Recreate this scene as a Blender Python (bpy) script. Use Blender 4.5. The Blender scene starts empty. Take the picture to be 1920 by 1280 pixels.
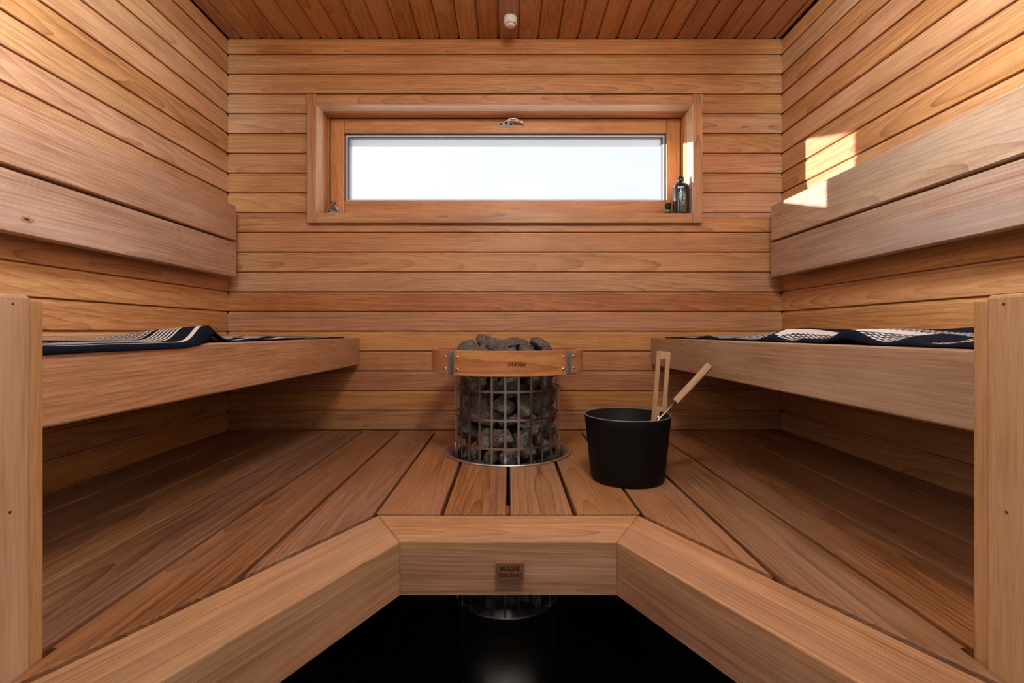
import bpy, bmesh, math, random
from mathutils import Vector, Matrix, noise
R = random.Random(7)
SC = bpy.context.scene
COL = SC.collection
PI = math.pi

# ------------------------------------------------------------------ room (metres)
XL, XR, YB = -1.062, 1.036, 1.880       # side walls, back wall
ZC, ZD = 2.106, 0.620                   # ceiling, lower bench top
ZCAM = 0.992
PITCH, JT = 0.0750, 2.0445              # cladding pitch, first joint under the ceiling
FZ = -0.05                              # floor
YF = 0.30                               # front edge of the sauna side walls
HX, HY = -0.003, 1.564                  # heater axis

# ------------------------------------------------------------------ mesh builder
class MB:
    def __init__(s): s.v=[]; s.f=[]; s.wd=[]; s.tn=[]; s.mi=[]; s.sm=[]
    def add(s, vs, fs, wd=None, tn=0.5, mi=0, smooth=False):
        n=len(s.v); s.v += [tuple(p) for p in vs]
        s.f += [tuple(i+n for i in f) for f in fs]
        s.wd += [tuple(w) for w in wd] if wd else [tuple(p) for p in vs]
        s.tn += [tn]*len(vs); s.mi += [mi]*len(fs); s.sm += [smooth]*len(fs)
    def build(s, name, mats, parent=None, origin=None):
        me=bpy.data.meshes.new(name)
        o0 = Vector(origin) if origin else Vector((0,0,0))
        me.from_pydata([tuple(Vector(p)-o0) for p in s.v],[],s.f)
        a=me.attributes.new('wd','FLOAT_VECTOR','POINT'); a.data.foreach_set('vector',[c for w in s.wd for c in w])
        a=me.attributes.new('tn','FLOAT','POINT'); a.data.foreach_set('value',s.tn)
        if not isinstance(mats,(list,tuple)): mats=[mats]
        for m in mats: me.materials.append(m)
        me.polygons.foreach_set('material_index',s.mi)
        me.polygons.foreach_set('use_smooth',s.sm)
        me.update()
        o=bpy.data.objects.new(name,me); COL.objects.link(o)
        if parent is not None:
            o.parent=parent; o.location=o0-wloc(parent)
        else: o.location=o0
        return o

def wloc(o):
    p=Vector((0,0,0))
    while o is not None: p=p+o.location; o=o.parent
    return p
def thing(name,label,cat,loc,group=None):
    o=bpy.data.objects.new(name,None); COL.objects.link(o)
    o.location=loc; o.empty_display_size=.05
    o['label']=label; o['category']=cat
    if group: o['group']=group
    return o
def tag(o,label,cat,group=None):
    o['label']=label; o['category']=cat
    if group: o['group']=group
    return o
def struct(o): o['kind']='structure'; return o

def wood_offset(w):
    return R.uniform(-.35,.35)*w, R.uniform(.012,.075), R.choice([-1,1])*R.uniform(.01,.05), R.uniform(0,1)

def wcoord(o,A,B,N,vs,w=.1,seed=None):
    """board coordinates: along, across, depth, with an own pith position for every board"""
    vo,wo,k,t = seed or wood_offset(w)
    out=[]
    for p in vs:
        d=Vector(p)-o; u=d.dot(A); out.append((u, d.dot(B)+vo, d.dot(N)+wo+k*u))
    return out,t

def sec_board(mb,o,A,B,N,L,sect,seed=None,cut0=None,cut1=None,mi=0):
    """board with section sect[(across,depth)] run along A; cut0/cut1(b,n)->u shift of the ends"""
    o=Vector(o);A=Vector(A);B=Vector(B);N=Vector(N); n=len(sect)
    vs=[]
    for b,d in sect: vs.append(o+A*(cut0(b,d) if cut0 else 0)+B*b+N*d)
    for b,d in sect: vs.append(o+A*(L+(cut1(b,d) if cut1 else 0))+B*b+N*d)
    fs=[(i,(i+1)%n,(i+1)%n+n,i+n) for i in range(n)]+[tuple(range(n-1,-1,-1)),tuple(range(n,2*n))]
    flip=A.cross(B).dot(N)<0
    if flip: fs=[tuple(reversed(f)) for f in fs]
    wd,t=wcoord(o,A,B,N,vs,max(abs(b) for b,_ in sect),seed)
    mb.add(vs,fs,wd,t,mi)

def rect_sec(b0,b1,n0,n1,c=.002):
    return [(b0+c,n0),(b1-c,n0),(b1,n0+c),(b1,n1-c),(b1-c,n1),(b0+c,n1),(b0,n1-c),(b0,n0+c)]

def box_b(mb,lo,hi,axis='x',c=.002,seed=None,mi=0):
    """chamfered wooden box, grain along axis"""
    lo=Vector(lo);hi=Vector(hi)
    bm=bmesh.new()
    g=bmesh.ops.create_cube(bm,size=1)
    for v in bm.verts: v.co=Vector([lo[i]+(v.co[i]+.5)*(hi[i]-lo[i]) for i in range(3)])
    if c>0: bmesh.ops.bevel(bm,geom=list(bm.edges),offset=c,segments=2,profile=.5,affect='EDGES')
    vs=[v.co.copy() for v in bm.verts]; bm.verts.index_update()
    fs=[tuple(v.index for v in f.verts) for f in bm.faces]; bm.free()
    ax={'x':(Vector((1,0,0)),Vector((0,0,1)),Vector((0,-1,0))),'y':(Vector((0,1,0)),Vector((1,0,0)),Vector((0,0,1))),'z':(Vector((0,0,1)),Vector((1,0,0)),Vector((0,-1,0))),
        'yz':(Vector((0,1,0)),Vector((0,0,1)),Vector((1,0,0))),'zy':(Vector((0,0,1)),Vector((0,1,0)),Vector((1,0,0)))}[axis]
    ctr=(lo+hi)/2
    wd,t=wcoord(ctr,*ax,vs,.1,seed)
    mb.add(vs,fs,wd,t,mi)

def plan_board(mb,poly,z0,z1,along,c=.002,seed=None,mi=0,face='top'):
    """board cut to a plan polygon (ccw), grain along a plan direction"""
    bm=bmesh.new()
    b=[bm.verts.new((x,y,z0)) for x,y in poly]; t=[bm.verts.new((x,y,z1)) for x,y in poly]
    n=len(poly)
    bm.faces.new(list(reversed(b))); bm.faces.new(t)
    for i in range(n): bm.faces.new((b[i],b[(i+1)%n],t[(i+1)%n],t[i]))
    if c>0:
        ed=[e for e in bm.edges if all(abs(v.co.z-z1)<1e-6 for v in e.verts)]
        bmesh.ops.bevel(bm,geom=ed,offset=c,segments=2,profile=.5,affect='EDGES')
    bm.verts.index_update()
    vs=[v.co.copy() for v in bm.verts]; fs=[tuple(v.index for v in f.verts) for f in bm.faces]; bm.free()
    A=Vector((along[0],along[1],0)).normalized(); N=Vector((0,0,1)); B=N.cross(A)
    cx=sum(p[0] for p in poly)/n; cy=sum(p[1] for p in poly)/n
    wd,tn=wcoord(Vector((cx,cy,z1)),A,B,N,vs,.12,seed)
    mb.add(vs,fs,wd,tn,mi)

def lathe(mb,prof,c,seg=48,mi=0,smooth=True,M=None,close=False):
    """prof [(r,z)] turned round the vertical through c"""
    vs=[];fs=[];c=Vector(c)
    for r,z in prof:
        for k in range(seg):
            a=2*PI*k/seg; p=Vector((r*math.cos(a),r*math.sin(a),z))
            if M: p=M@p
            vs.append(c+p)
    m=len(prof)
    for j in range(m-1 if not close else m):
        j2=(j+1)%m
        for k in range(seg):
            k2=(k+1)%seg
            fs.append((j*seg+k,j*seg+k2,j2*seg+k2,j2*seg+k))
    if not close:
        if prof[0][0]>1e-5: fs.append(tuple(range(seg-1,-1,-1)))
        if prof[-1][0]>1e-5: fs.append(tuple((m-1)*seg+k for k in range(seg)))
    mb.add(vs,fs,None,.5,mi,smooth)

def tube(mb,pts,r,seg=10,mi=0,smooth=True):
    pts=[Vector(p) for p in pts]; n=len(pts); vs=[];fs=[]
    up=Vector((.13,.2,.97))
    for i,p in enumerate(pts):
        t=(pts[min(i+1,n-1)]-pts[max(i-1,0)]).normalized()
        a=t.cross(up).normalized(); b=t.cross(a)
        rr=r[i] if isinstance(r,(list,tuple)) else r
        for k in range(seg):
            th=2*PI*k/seg; vs.append(p+a*math.cos(th)*rr+b*math.sin(th)*rr)
    for i in range(n-1):
        for k in range(seg):
            k2=(k+1)%seg; fs.append((i*seg+k,i*seg+k2,(i+1)*seg+k2,(i+1)*seg+k))
    fs.append(tuple(range(seg-1,-1,-1))); fs.append(tuple((n-1)*seg+k for k in range(seg)))
    mb.add(vs,fs,None,.5,mi,smooth)

# ------------------------------------------------------------------ materials
def newmat(name):
    m=bpy.data.materials.new(name); m.use_nodes=True
    nt=m.node_tree; nt.nodes.clear()
    out=nt.nodes.new('ShaderNodeOutputMaterial'); b=nt.nodes.new('ShaderNodeBsdfPrincipled')
    nt.links.new(b.outputs[0],out.inputs[0])
    return m,nt,b
class NT:
    def __init__(s,nt): s.nt=nt
    def n(s,t,**k):
        x=s.nt.nodes.new('ShaderNode'+t)
        for a,v in k.items(): setattr(x,a,v)
        return x
    def l(s,a,b): s.nt.links.new(a,b)
    def val(s,sock,v):
        if hasattr(v,'links') or isinstance(v,bpy.types.NodeSocket): s.l(v,sock)
        else: sock.default_value=v
    def math(s,op,a,b=0.0,c=0.0,clamp=False):
        x=s.n('Math',operation=op,use_clamp=clamp); s.val(x.inputs[0],a); s.val(x.inputs[1],b); s.val(x.inputs[2],c); return x.outputs[0]
    def vmath(s,op,a,b):
        x=s.n('VectorMath',operation=op); s.val(x.inputs[0],a); s.val(x.inputs[1],b); return x.outputs[0]
    def noise(s,vec,scale=1,detail=2,rough=.5):
        x=s.n('TexNoise'); s.l(vec,x.inputs['Vector']); x.inputs['Scale'].default_value=scale; x.inputs['Detail'].default_value=detail; x.inputs['Roughness'].default_value=rough; return x.outputs['Fac']
    def mix(s,f,a,b,bt='MIX'):
        x=s.n('Mix',data_type='RGBA',blend_type=bt,clamp_factor=True); s.val(x.inputs[0],f); s.val(x.inputs[6],a); s.val(x.inputs[7],b); return x.outputs[2]
    def rng(s,v,a,b,c,d):
        x=s.n('MapRange'); s.val(x.inputs[0],v); x.inputs[1].default_value=a; x.inputs[2].default_value=b; x.inputs[3].default_value=c; x.inputs[4].default_value=d; return x.outputs[0]
    def comb(s,x,y,z):
        c=s.n('CombineXYZ'); s.val(c.inputs[0],x); s.val(c.inputs[1],y); s.val(c.inputs[2],z); return c.outputs[0]

def srgb(r,g,b):
    f=lambda c:(c/255/12.92 if c/255<=.04045 else ((c/255+.055)/1.055)**2.4)
    return (f(r),f(g),f(b),1)

def wood(name,light,mid,dark,ring=.35,ringscale=130,tone=.55,rough=.5,spec=.35,warpamt=.05,hue=.004,grey=0.0,greycol=(.3,.25,.21,1),knots=False):
    m,nt,b=newmat(name); t=NT(nt)
    at=t.n('Attribute',attribute_name='wd'); tn=t.n('Attribute',attribute_name='tn')
    sx=t.n('SeparateXYZ'); t.l(at.outputs['Vector'],sx.inputs[0])
    T=tn.outputs['Fac']
    off=t.math('MULTIPLY',T,53.0)
    U=t.math('ADD',sx.outputs[0],off)
    P=t.comb(U,sx.outputs[1],sx.outputs[2])
    # growth rings round each board's own pith, wandering along its length
    warp=t.noise(t.vmath('MULTIPLY',P,(1.5,6,6)),1,2.5,.5)
    warp2=t.noise(t.vmath('MULTIPLY',P,(9,60,60)),1,2,.5)
    r=t.math('SQRT',t.math('ADD',t.math('MULTIPLY',sx.outputs[1],sx.outputs[1]),t.math('MULTIPLY',sx.outputs[2],sx.outputs[2])))
    rr=t.math('ADD',t.math('ADD',r,t.math('MULTIPLY',warp,warpamt)),t.math('MULTIPLY',warp2,.0016))
    fr=t.math('FRACT',t.math('MULTIPLY',rr,ringscale))
    line=t.math('POWER',fr,12.0)                       # thin late-wood line
    soft=t.math('POWER',fr,1.6)
    rmask=t.rng(t.noise(t.vmath('MULTIPLY',P,(1.3,9,9)),1,2),.38,.66,.15,1)
    fib=t.noise(t.vmath('MULTIPLY',P,(5,420,420)),1,3,.6)
    fib2=t.noise(t.vmath('MULTIPLY',P,(1.8,75,75)),1,3,.6)
    blot=t.noise(t.vmath('MULTIPLY',P,(3.2,13,13)),1,3,.55)
    chat=t.noise(t.vmath('MULTIPLY',P,(38,9,9)),1,2,.5)
    f=t.math('ADD',t.math('MULTIPLY',t.math('SUBTRACT',fib,.5),1.5),t.math('MULTIPLY',t.math('SUBTRACT',fib2,.5),1.1))
    f=t.math('ADD',f,t.math('MULTIPLY',t.math('SUBTRACT',blot,.5),1.1))
    f=t.math('ADD',f,t.math('MULTIPLY',t.math('SUBTRACT',chat,.5),.15))
    f=t.math('ADD',f,t.math('MULTIPLY',t.math('SUBTRACT',T,.5),tone*1.3))
    f=t.math('ADD',f,t.math('MULTIPLY',t.math('SUBTRACT',.4,soft),ring*.45))
    f=t.math('ADD',f,.5,clamp=True)
    cr=t.n('ValToRGB'); t.l(f,cr.inputs[0])
    e=cr.color_ramp.elements; e[0].position=.02; e[0].color=dark; e[1].position=.98; e[1].color=light
    k=cr.color_ramp.elements.new(.5); k.color=mid
    col=cr.outputs[0]
    lc=tuple(c*.42 for c in dark[:3])+(1,)
    col=t.mix(t.math('MULTIPLY',t.math('MULTIPLY',line,rmask),ring),col,lc)
    if grey:
        g=t.rng(t.noise(t.vmath('MULTIPLY',P,(1.6,12,12)),1,3,.6),.42,.72,0,grey)
        col=t.mix(g,col,greycol)
    # hue drift between boards (pinker / yellower)
    hv=t.n('HueSaturation'); t.l(col,hv.inputs['Color'])
    t.l(t.rng(t.math('FRACT',t.math('MULTIPLY',T,17.3)),0,1,.5-hue*1.3,.5+hue),hv.inputs['Hue'])
    t.l(t.rng(t.math('FRACT',t.math('MULTIPLY',T,31.7)),0,1,.94,1.07),hv.inputs['Saturation'])
    t.l(hv.outputs[0],b.inputs['Base Color'])
    t.l(t.rng(fib2,.3,.7,rough-.06,rough+.08),b.inputs['Roughness'])
    b.inputs['Specular IOR Level'].default_value=spec
    bp=t.n('Bump'); bp.inputs['Strength'].default_value=.12; bp.inputs['Distance'].default_value=.0012
    t.l(t.math('ADD',fib,t.math('MULTIPLY',line,-.6)),bp.inputs['Height']); t.l(bp.outputs[0],b.inputs['Normal'])
    return m

M={}
M['wall']=wood('wall_wood',(.57,.29,.118,1),(.445,.202,.077,1),(.30,.120,.042,1),ring=.65,ringscale=120,tone=.34,rough=.40,spec=.5,warpamt=.06)
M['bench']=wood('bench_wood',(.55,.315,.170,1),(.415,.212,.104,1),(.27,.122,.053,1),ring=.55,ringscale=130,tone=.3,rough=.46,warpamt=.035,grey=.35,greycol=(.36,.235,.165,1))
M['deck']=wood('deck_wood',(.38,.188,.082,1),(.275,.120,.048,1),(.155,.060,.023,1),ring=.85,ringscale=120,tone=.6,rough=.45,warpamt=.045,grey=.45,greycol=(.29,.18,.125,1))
M['pine']=wood('window_pine',(.66,.33,.13,1),(.56,.25,.085,1),(.41,.16,.05,1),ring=.3,ringscale=160,tone=.25,rough=.38)
M['liner']=wood('liner_wood_skylit',(.78,.60,.42,1),(.70,.50,.33,1),(.56,.37,.22,1),ring=.2,ringscale=160,tone=.1,rough=.22,spec=.6)  # pale wood, brightened to imitate sky reflected in the varnish
M['greyed']=wood('greyed_bench_wood',(.50,.315,.190,1),(.375,.215,.123,1),(.25,.130,.070,1),ring=.55,ringscale=130,tone=.3,rough=.46,warpamt=.035,grey=.6,greycol=(.37,.27,.20,1))
M['light']=wood('handle_wood',(.45,.29,.16,1),(.37,.22,.115,1),(.26,.145,.07,1),ring=.25,ringscale=220,tone=.2,rough=.5)
M['guard']=wood('guard_wood',(.55,.27,.11,1),(.45,.195,.073,1),(.32,.12,.042,1),ring=.75,ringscale=45,tone=.2,rough=.4)

def simple(name,col,rough=.5,metal=0,spec=.5,bump=0,bscale=200,var=0):
    m,nt,b=newmat(name); t=NT(nt)
    b.inputs['Base Color'].default_value=col; b.inputs['Roughness'].default_value=rough
    b.inputs['Metallic'].default_value=metal; b.inputs['Specular IOR Level'].default_value=spec
    tc=t.n('TexCoord')
    n=t.noise(tc.outputs['Object'],bscale,3,.6)
    if var:
        hv=t.mix(t.rng(n,.3,.7,0,1),tuple(c*(1-var) for c in col[:3])+(1,),tuple(min(1,c*(1+var)) for c in col[:3])+(1,)); t.l(hv,b.inputs['Base Color'])
    if bump:
        bp=t.n('Bump'); bp.inputs['Strength'].default_value=bump; bp.inputs['Distance'].default_value=.001
        t.l(n,bp.inputs['Height']); t.l(bp.outputs[0],b.inputs['Normal'])
    return m
M['steel']=simple('brushed_steel',(.44,.39,.355,1),.33,1,bump=.08,bscale=300)
M['bracket']=simple('bracket_steel',(.36,.33,.30,1),.5,.6)
M['rim']=simple('rim_highlight_grey',(.16,.16,.155,1),.4,0,.5)  # lighter grey paints a thin highlight along the bucket rim
M['flange']=simple('flange_steel',(.62,.58,.53,1),.38,1)
M['chrome']=simple('chrome',(.8,.8,.8,1),.14,1)
M['dark']=simple('dark_metal',(.012,.011,.010,1),.6,0,.3)
M['body']=simple('stove_body_steel',(.34,.30,.275,1),.42,1,bump=.05,bscale=120,var=.1)
M['black']=simple('black_bucket_plastic',(.0035,.0035,.004,1),.5,0,.16,bump=.25,bscale=700)
M['screw']=simple('screw_steel',(.75,.72,.68,1),.22,1)
M['plastic']=simple('white_plastic',(.72,.69,.64,1),.4,0,.5)
M['white']=simple('white_paint',(.62,.62,.63,1),.45,0,.4,var=.03,bscale=15)
M['alu']=simple('grey_aluminium',(.30,.285,.28,1),.4,0,.5,var=.04,bscale=60)
M['seal']=simple('rubber_seal',(.03,.035,.045,1),.6)
M['slab']=simple('wall_core',(.10,.055,.03,1),.9)
M['tile']=simple('dark_tile_and_shade',(.016,.015,.014,1),.9,0,.08,var=.2,bscale=12)
M['plaster']=simple('washroom_plaster',(.55,.53,.50,1),.8,var=.03,bscale=6)
M['burn']=simple('burnt_lettering',(.10,.030,.012,1),.8,0,.1)
M['plaque']=wood('plaque_wood',(.25,.115,.055,1),(.21,.092,.042,1),(.16,.068,.03,1),ring=.1,tone=.1,rough=.5)
M['carve']=simple('carved_lettering',(.060,.022,.009,1),.8,0,.1)
M['bottle']=simple('dark_bottle_plastic',(.013,.014,.018,1),.18,0,.6)
M['cap']=simple('dark_cap',(.03,.035,.045,1),.12,.7,.6)
M['print']=simple('white_print',(.75,.76,.74,1),.5)
M['green']=simple('green_print',(.30,.62,.30,1),.5)
M['vial']=simple('green_vial',(.008,.035,.030,1),.12,0,.7)
M['brim']=simple('tan_ceramic',(.50,.33,.20,1),.4,var=.2,bscale=120)

def stone_mat():
    m,nt,b=newmat('olivine_stone'); t=NT(nt)
    tc=t.n('TexCoord'); oi=t.n('ObjectInfo')
    p=t.vmath('ADD',tc.outputs['Object'],t.comb(t.math('MULTIPLY',oi.outputs['Random'],9.0),0,0))
    n1=t.noise(p,55,4,.65); n2=t.noise(p,300,3,.7); n3=t.noise(p,18,2,.5)
    cr=t.n('ValToRGB'); t.l(n2,cr.inputs[0]); e=cr.color_ramp.elements
    e[0].position=.44; e[0].color=(.030,.027,.025,1); e[1].position=.66; e[1].color=(.46,.41,.34,1)
    c=t.mix(t.rng(n1,.35,.65,0,.7),cr.outputs[0],(.050,.046,.043,1))
    c=t.mix(t.rng(n3,.5,.75,0,.5),c,(.15,.115,.085,1))
    c=t.mix(t.math('MULTIPLY',oi.outputs['Random'],.35),c,(.12,.118,.112,1))
    t.l(c,b.inputs['Base Color']); b.inputs['Roughness'].default_value=.85; b.inputs['Specular IOR Level'].default_value=.25
    bp=t.n('Bump'); bp.inputs['Strength'].default_value=1.0; bp.inputs['Distance'].default_value=.006
    t.l(t.math('ADD',n1,t.math('MULTIPLY',n2,.4)),bp.inputs['Height']); t.l(bp.outputs[0],b.inputs['Normal'])
    return m
M['stone']=stone_mat()

def pouch_mat():
    m,nt,b=newmat('mottled_glaze'); t=NT(nt)
    tc=t.n('TexCoord'); n=t.noise(tc.outputs['Object'],260,2,.6)
    cr=t.n('ValToRGB'); t.l(n,cr.inputs[0]); e=cr.color_ramp.elements
    e[0].position=.45; e[0].color=(.022,.032,.032,1); e[1].position=.66; e[1].color=(.34,.34,.27,1)
    t.l(cr.outputs[0],b.inputs['Base Color']); b.inputs['Roughness'].default_value=.25
    return m
M['glaze']=pouch_mat()
M['knot']=simple('knot_wood',(.34,.165,.075,1),.5,var=.3,bscale=150)

def glass_mat():
    m=bpy.data.materials.new('window_glass'); m.use_nodes=True; nt=m.node_tree; nt.nodes.clear(); t=NT(nt)
    out=t.n('OutputMaterial'); mx=t.n('MixShader'); tr=t.n('BsdfTransparent'); gl=t.n('BsdfGlossy')
    tr.inputs[0].default_value=(.95,.965,.97,1); gl.inputs['Roughness'].default_value=.03
    fr=t.n('Fresnel'); ge=t.n('NewGeometry'); t.l(t.rng(ge.outputs['Backfacing'],0,1,1.16,1/1.16),fr.inputs[0])
    t.l(fr.outputs[0],mx.inputs[0]); t.l(tr.outputs[0],mx.inputs[1]); t.l(gl.outputs[0],mx.inputs[2]); t.l(mx.outputs[0],out.inputs[0])
    return m
M['glass']=glass_mat()

def towel_mat(name,kind):
    """'wd' carries (along, across, 0) of the cloth in metres"""
    m,nt,b=newmat(name); t=NT(nt)
    at=t.n('Attribute',attribute_name='wd'); s=t.n('SeparateXYZ'); t.l(at.outputs['Vector'],s.inputs[0])
    u,v=s.outputs[0],s.outputs[1]
    navy=(.0045,.007,.016,1); white=(.62,.61,.59,1)
    def band(x,a,bb):   # 1 inside [a,b]
        return t.math('MULTIPLY',t.math('GREATER_THAN',x,a),t.math('LESS_THAN',x,bb))
    def per(x,p,duty): return t.math('LESS_THAN',t.math('FRACT',t.math('DIVIDE',x,p)),duty)
    grid=t.math('MULTIPLY',t.math('SUBTRACT',1,per(u,.011,.36)),t.math('SUBTRACT',1,per(v,.011,.36)))
    if kind==0:
        stripe=t.math('MULTIPLY',band(v,.020,.030),1.0)
        fine=t.math('MULTIPLY',band(v,.060,.115),per(v,.009,.5))
        blk=t.math('MULTIPLY',per(u,.31,.52),t.math('GREATER_THAN',v,.125))
        f=t.math('MAXIMUM',t.math('MAXIMUM',stripe,fine),t.math('MULTIPLY',grid,blk))
    else:
        blk=t.math('MULTIPLY',per(t.math('ADD',u,.02),.19,.60),t.math('GREATER_THAN',v,.014))
        st=t.math('MULTIPLY',per(u,.235,.10),t.math('GREATER_THAN',v,.02))
        f=t.math('MAXIMUM',t.math('MULTIPLY',grid,blk),st)
    t.l(t.mix(f,navy,white),b.inputs['Base Color'])
    b.inputs['Roughness'].default_value=.95; b.inputs['Specular IOR Level'].default_value=.1
    b.inputs['Sheen Weight'].default_value=0
    n=t.noise(t.vmath('MULTIPLY',at.outputs['Vector'],(700,700,700)),1,2)
    bp=t.n('Bump'); bp.inputs['Strength'].default_value=.5; bp.inputs['Distance'].default_value=.0015
    t.l(n,bp.inputs['Height']); t.l(bp.outputs[0],b.inputs['Normal'])
    return m
M['towel0']=towel_mat('navy_towel_cloth',0); M['towel1']=towel_mat('checked_towel_cloth',1)

# ------------------------------------------------------------------ lettering
def lettering(name,txt,size,mat,loc,rot,parent,depth=.0006,shear=0,ax='CENTER',bend=None,bold=0):
    cu=bpy.data.curves.new(name,'FONT'); cu.body=txt; cu.size=size; cu.extrude=depth; cu.align_x=ax; cu.align_y='CENTER'; cu.shear=shear; cu.offset=bold
    tmp=bpy.data.objects.new(name,cu); COL.objects.link(tmp)
    dg=bpy.context.evaluated_depsgraph_get(); me=bpy.data.meshes.new_from_object(tmp.evaluated_get(dg))
    bpy.data.objects.remove(tmp); me.materials.clear(); me.materials.append(mat)
    Mx=Matrix.Translation(Vector(loc))@rot.to_matrix().to_4x4()
    for v in me.vertices:
        p=Vector(v.co)
        if bend:   # wrap round a cylinder of radius bend, whose axis stands behind the text
            a=p.x/bend; p=Vector((math.sin(a)*(bend+p.z),p.y,(bend+p.z)*math.cos(a)-bend))
        v.co=Mx@p-wloc(parent)
    o=bpy.data.objects.new(name,me); COL.objects.link(o); o.parent=parent
    return o
from mathutils import Euler
FRONT=Euler((PI/2,0,0))

# ------------------------------------------------------------------ cladding
def clad_sec(p):
    """across 0..p (0 = lower edge), depth 0 = face, negative = into the wall"""
    return [(.0014,-.013),(.0014,-.0015),(.0028,0),(p-.0115,0),(p-.0075,-.0036),(p-.0024,-.0042),(p-.0022,-.0095),(p+.003,-.0095),(p+.003,-.013)]
wb=MB(); wl=MB(); wr=MB()
k=0; z=JT
rows=[]
rows.append((JT,ZC-JT))
while z>0.56:
    rows.append((z-PITCH,PITCH)); z-=PITCH
WX0,WX1=-.745,.716
for z0,p in rows:
    if z0>ZC-.09: s=clad_sec(ZC-.002-z0)
    else: s=clad_sec(p)
    X=Vector((1,0,0)); Z=Vector((0,0,1))
    top=z0+p
    if z0>1.425 and top<1.90:
        sec_board(wb,(XL,YB,z0),X,Z,(0,-1,0),WX0-XL,s)
        sec_board(wb,(WX1,YB,z0),X,Z,(0,-1,0),XR-WX1,s)
    elif abs(z0-1.3695)<.01:
        sec_board(wb,(XL,YB,z0),X,Z,(0,-1,0),XR-XL,[(b if b<p-.02 else b-.018,n) for b,n in s])
        sec_board(wb,(XL,YB,z0+.055),X,Z,(0,-1,0),WX0-XL,[(0,-.013),(0,0),(.0105,0),(.012,-.0028),(.0184,-.0034),(.0184,-.0075),(.024,-.0075),(.024,-.013)])
        sec_board(wb,(WX1,YB,z0+.055),X,Z,(0,-1,0),XR-WX1,[(0,-.013),(0,0),(.0105,0),(.012,-.0028),(.0184,-.0034),(.0184,-.0075),(.024,-.0075),(.024,-.013)])
    else:
        sec_board(wb,(XL,YB,z0),X,Z,(0,-1,0),XR-XL,s)
    sec_board(wl,(XL,YF,z0),(0,1,0),Z,(1,0,0),YB-YF,s)
    sec_board(wr,(XR,YF,z0),(0,1,0),Z,(-1,0,0),YB-YF,s)
def slab(mb,lo,hi,mi=1):
    x0,y0,z0=lo;x1,y1,z1=hi
    vs=[(x0,y0,z0),(x1,y0,z0),(x1,y1,z0),(x0,y1,z0),(x0,y0,z1),(x1,y0,z1),(x1,y1,z1),(x0,y1,z1)]
    mb.add(vs,[(3,2,1,0),(4,5,6,7),(0,1,5,4),(1,2,6,5),(2,3,7,6),(3,0,4,7)],None,.5,mi)
# wall core with the window opening
y0,y1=YB+.010,2.03
ox0,ox1,oz0,oz1=-.722,.694,1.420,1.862
for lo,hi in (((XL-.02,y0,0),(ox0,y1,2.2)),((ox1,y0,0),(XR+.02,y1,2.2)),((ox0,y0,0),(ox1,y1,oz0)),((ox0,y0,oz1),(ox1,y1,2.2))): slab(wb,lo,hi)
# outer skin of the wall
fx0,fx1,fz0,fz1=-.6735,.650,1.497,1.790
y0,y1=2.031,2.14
for lo,hi in (((XL-.02,y0,0),(fx0,y1,2.3)),((fx1,y0,0),(XR+.02,y1,2.3)),((fx0,y0,0),(fx1,y1,fz0)),((fx0,y0,fz1),(fx1,y1,2.3))): slab(wb,lo,hi,2)
slab(wb,(XL,YB+.001,FZ),(XR,YB+.0098,.518),3)  # dark tile on all walls below the deck, standing in for shade
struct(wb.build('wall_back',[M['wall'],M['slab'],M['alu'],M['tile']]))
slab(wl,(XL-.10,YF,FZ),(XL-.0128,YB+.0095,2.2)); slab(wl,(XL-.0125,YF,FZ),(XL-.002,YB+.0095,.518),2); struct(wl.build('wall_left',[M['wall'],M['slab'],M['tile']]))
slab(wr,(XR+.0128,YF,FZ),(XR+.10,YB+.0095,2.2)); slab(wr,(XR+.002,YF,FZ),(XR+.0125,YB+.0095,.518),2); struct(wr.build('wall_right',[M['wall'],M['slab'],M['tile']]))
# ceiling boards run towards the window
ce=MB(); x=-1.010-PITCH
while x<XR:
    a=max(x,XL); w=min(x+PITCH,XR)-a
    if w>.02: sec_board(ce,(a,YF,ZC),(0,1,0),(1,0,0),(0,0,-1),YB-YF+.005,clad_sec(w))
    x+=PITCH
slab(ce,(XL-.1,YF,ZC+.013),(XR+.1,YB+.0095,2.25))
struct(ce.build('ceiling',[M['wall'],M['slab']]))
fl=MB()
for i in range(-8,9):
    for j in range(-12,9):
        slab(fl,(i*.2+.0015,j*.2+.30,FZ-.01),(i*.2+.1985,j*.2+.4985,FZ),0)
slab(fl,(-1.62,-2.12,FZ-.05),(1.82,2.0,FZ-.002),1)
struct(fl.build('floor',[M['tile'],M['seal']]))

# washroom on the camera's side
wr_=MB()
slab(wr_,(-1.70,-2.2,0+FZ),(-1.60,YF,2.4),0); struct(wr_.build('wall_washroom_left',M['plaster']))
wr_=MB(); slab(wr_,(1.60,-2.2,0+FZ),(1.70,YF,2.4),0); struct(wr_.build('wall_washroom_right',M['plaster']))
wr_=MB(); slab(wr_,(-1.70,-2.3,0+FZ),(1.70,-2.2,2.4),0); struct(wr_.build('wall_washroom_back',M['plaster']))
wr_=MB(); slab(wr_,(-1.70,-2.3,2.4),(1.70,YF+.1,2.5),0); struct(wr_.build('ceiling_washroom',M['plaster']))
wr_=MB()
for lo,hi in (((-1.6,YF-.05,FZ),(XL-.013,YF-.002,2.4)),((XR+.013,YF-.05,FZ),(1.6,YF-.002,2.4)),((XL-.013,YF-.05,2.106),(XR+.013,YF-.002,2.4))): slab(wr_,lo,hi,0)
struct(wr_.build('wall_front',M['plaster']))

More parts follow.
